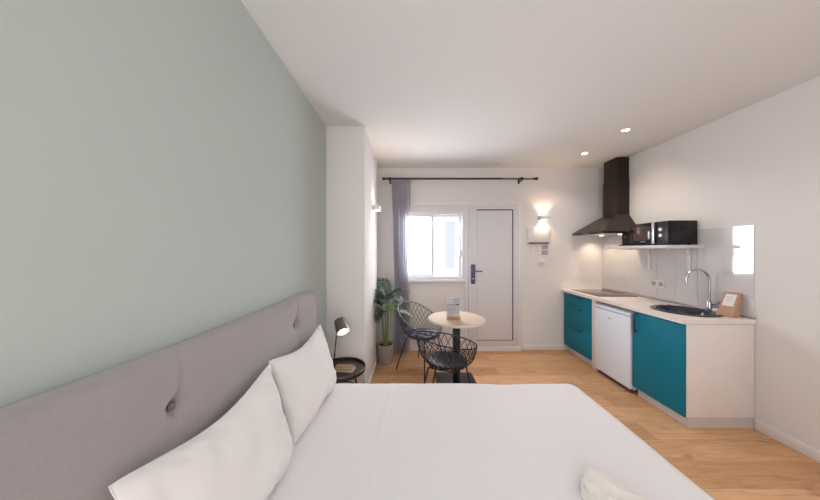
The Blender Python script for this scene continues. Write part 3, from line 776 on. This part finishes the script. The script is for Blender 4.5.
# small coffee maker / toaster
to = empty('black_toaster', (2.6, 3.0, 1.498), 'small black toaster squeezed between microwave and hood on the shelf', 'toaster')
MB().box(2.53, 2.74, 2.925, 3.050, 1.508, 1.668, .012, seg=3).build('body', M['blackgloss'], to)
MB().box(2.505, 2.745, 2.921, 3.060, 1.4975, 1.512, .004).build('base', M['black'], to)
MB().box(2.570, 2.71, 2.955, 2.967, 1.6675, 1.6695).box(2.570, 2.71, 3.008, 3.020, 1.6675, 1.6695).build('bread_slot', M['darkmatt'], to)
MB().box(2.515, 2.532, 2.97, 3.006, 1.60, 1.612, .003).build('lever', M['black'], to)

# outlet
so = empty('double_socket', (XR, 2.87, 1.07), 'white double power socket on the grey tiles under the shelf', 'socket')
MB().box(XR-.018, XR-.0085, 2.79, 2.95, 1.028, 1.112, .003).build('plate', M['socket'], so)
for y in (2.83, 2.91):
    MB().lathe([(.026, 0), (.026, .004), (.021, .004), (.019, -.004+.005), (0, .001)], 24, T(XR-.018, y, 1.07) @ R(-PI/2, 'Y')).build('socket_well', M['paperg'], so)

# hood
hd = empty('range_hood', (2.6, 3.38, 1.66), 'dark bronze pyramid cooker hood with tall chimney above the hob', 'cooker hood')
HX0, HYa, HYb = 2.335, 3.085, 3.675
MB().box(HX0, XR-.009, HYa, HYb, 1.655, 1.682, .002).build('rim', M['hood'], hd)
cxa, cya, cyb, cz = 2.64, 3.25, 3.49, 1.905
MB().poly([(HX0+.002, HYa+.002, 1.682), (XR-.009, HYa+.002, 1.682), (XR-.009, HYb-.002, 1.682), (HX0+.002, HYb-.002, 1.682),
           (cxa, cya, cz), (XR-.009, cya, cz), (XR-.009, cyb, cz), (cxa, cyb, cz)],
          [(0, 1, 2, 3), (4, 5, 6, 7), (0, 1, 5, 4), (1, 2, 6, 5), (2, 3, 7, 6), (3, 0, 4, 7)]).build('canopy', M['hoodcone'], hd)
MB().box(cxa, XR-.002, cya, cyb, cz, 2.35, .001).build('chimney', M['hood'], hd)
MB().box(cxa+.006, XR-.002, cya+.006, cyb-.006, 2.35, H-.001, .001).build('chimney_sleeve', M['hood'], hd)
MB().box(HX0+.04, XR-.05, HYa+.04, HYb-.04, 1.650, 1.656, .001).build('grease_filter', M['silver'], hd)
for y in (3.22, 3.54): MB().lathe([(0, 0), (.026, 0), (.026, -.004), (0, -.004)], 20, T(2.66, y, 1.651)).build('hood_lamp', M['bulb'], hd)
for k in range(4): MB().lathe([(0, 0), (.006, 0), (.006, .004), (0, .005)], 12, T(HX0, 3.34+k*.03, 1.668) @ R(-PI/2, 'Y')).build('button', M['silver'], hd)

# ------------------------------------------------------------------ lights
def area(name, loc, rot, sx, sy, power, col=(1, 1, 1), spread=None):
    l = bpy.data.lights.new(name, 'AREA'); l.shape = 'RECTANGLE'; l.size = sx; l.size_y = sy; l.energy = power; l.color = col
    if spread: l.spread = spread
    o = bpy.data.objects.new(name, l); COL.objects.link(o); o.location = loc; o.rotation_euler = rot; return o
def spot(name, loc, target, power, ang, blend, col, rad=.02):
    l = bpy.data.lights.new(name, 'SPOT'); l.energy = power; l.spot_size = math.radians(ang); l.spot_blend = blend; l.color = col; l.shadow_soft_size = rad
    o = bpy.data.objects.new(name, l); COL.objects.link(o); o.location = loc
    o.rotation_euler = (Vector(target)-Vector(loc)).to_track_quat('-Z', 'Y').to_euler(); return o
def point(name, loc, power, col, rad=.03):
    l = bpy.data.lights.new(name, 'POINT'); l.energy = power; l.color = col; l.shadow_soft_size = rad
    o = bpy.data.objects.new(name, l); COL.objects.link(o); o.location = loc; return o
area('rear_fill', (.2, YR+.55, 1.6), (PI/2, 0, math.radians(-20)), 1.8, 1.8, 30, (.96, .985, 1))  # added fill lamp behind the camera, no window modelled there
area('window_daylight', (.335, YB+.14, 1.5), (-PI/2+.35, 0, 0), .85, .9, 26, (.84, .91, 1))
area('upward_fill', (1.0, -.5, .25), (PI, 0, 0), 2.6, 1.6, 7, (.97, .99, 1))  # added fill lamp facing up, out of view behind the camera
WARM = (1, .72, .46)
for (x, y, z, dx, dy) in ((1.925, YB-.055, 1.915, 0, .012), (-.434+.055, 3.0, 1.94, -.012, 0)):
    spot('sconce_up', (x-dx*0, y, z+.03), (x, y, z+1), 4, 115, .6, WARM, .012)
    spot('sconce_down', (x, y, z-.03), (x, y, z-1), 4, 115, .6, WARM, .012)
for (x, y, pw) in ((2.14, 2.53, 12), (2.15, 3.14, 12), (2.14, 1.2, 9), (2.14, 0, 7), (.4, .6, 3), (.7, 2.3, 9)):  # only the kitchen pair has fixtures; the other spots are added fill
    spot('downlight_and_fill_beam', (x, y, H-.02), (x, y, 0), pw, 130, .8, (1, .93, .87), .03)
spot('wall_glow_fill', (2.05, 2.75, H-.02), (2.8, 2.95, 1.85), 10, 70, 1, (1, .78, .56), .03)  # added spot with no fixture, puts a warm glow on the right wall
point('bedside_glow', tuple(c0+ax*.12), .8, (1, .85, .68), .02)
for y in (3.22, 3.54): spot('hood_beam', (2.62, y, 1.64), (2.60, y, 0), 5, 130, .8, (1, .78, .55), .02)
w_ = bpy.data.worlds.new('sky'); SC.world = w_; w_.use_nodes = True
w_.node_tree.nodes['Background'].inputs[0].default_value = (.85, .92, 1, 1); w_.node_tree.nodes['Background'].inputs[1].default_value = 2.0

# ------------------------------------------------------------------ camera
cd = bpy.data.cameras.new('camera'); cam = bpy.data.objects.new('camera', cd); COL.objects.link(cam)
cam.location = (0, 0, CAM); cam.rotation_euler = (PI/2, 0, 0); cd.sensor_width = 36; cd.lens = 255/820*36; cd.clip_start = .02
SC.camera = cam
SC.view_settings.view_transform = 'Standard'; SC.view_settings.look = 'None'
SC.view_settings.exposure = .09; SC.view_settings.gamma = 1
try: SC.cycles.use_denoising = True; SC.cycles.max_bounces = 10; SC.cycles.diffuse_bounces = 6; SC.cycles.transparent_max_bounces = 16
except Exception: pass
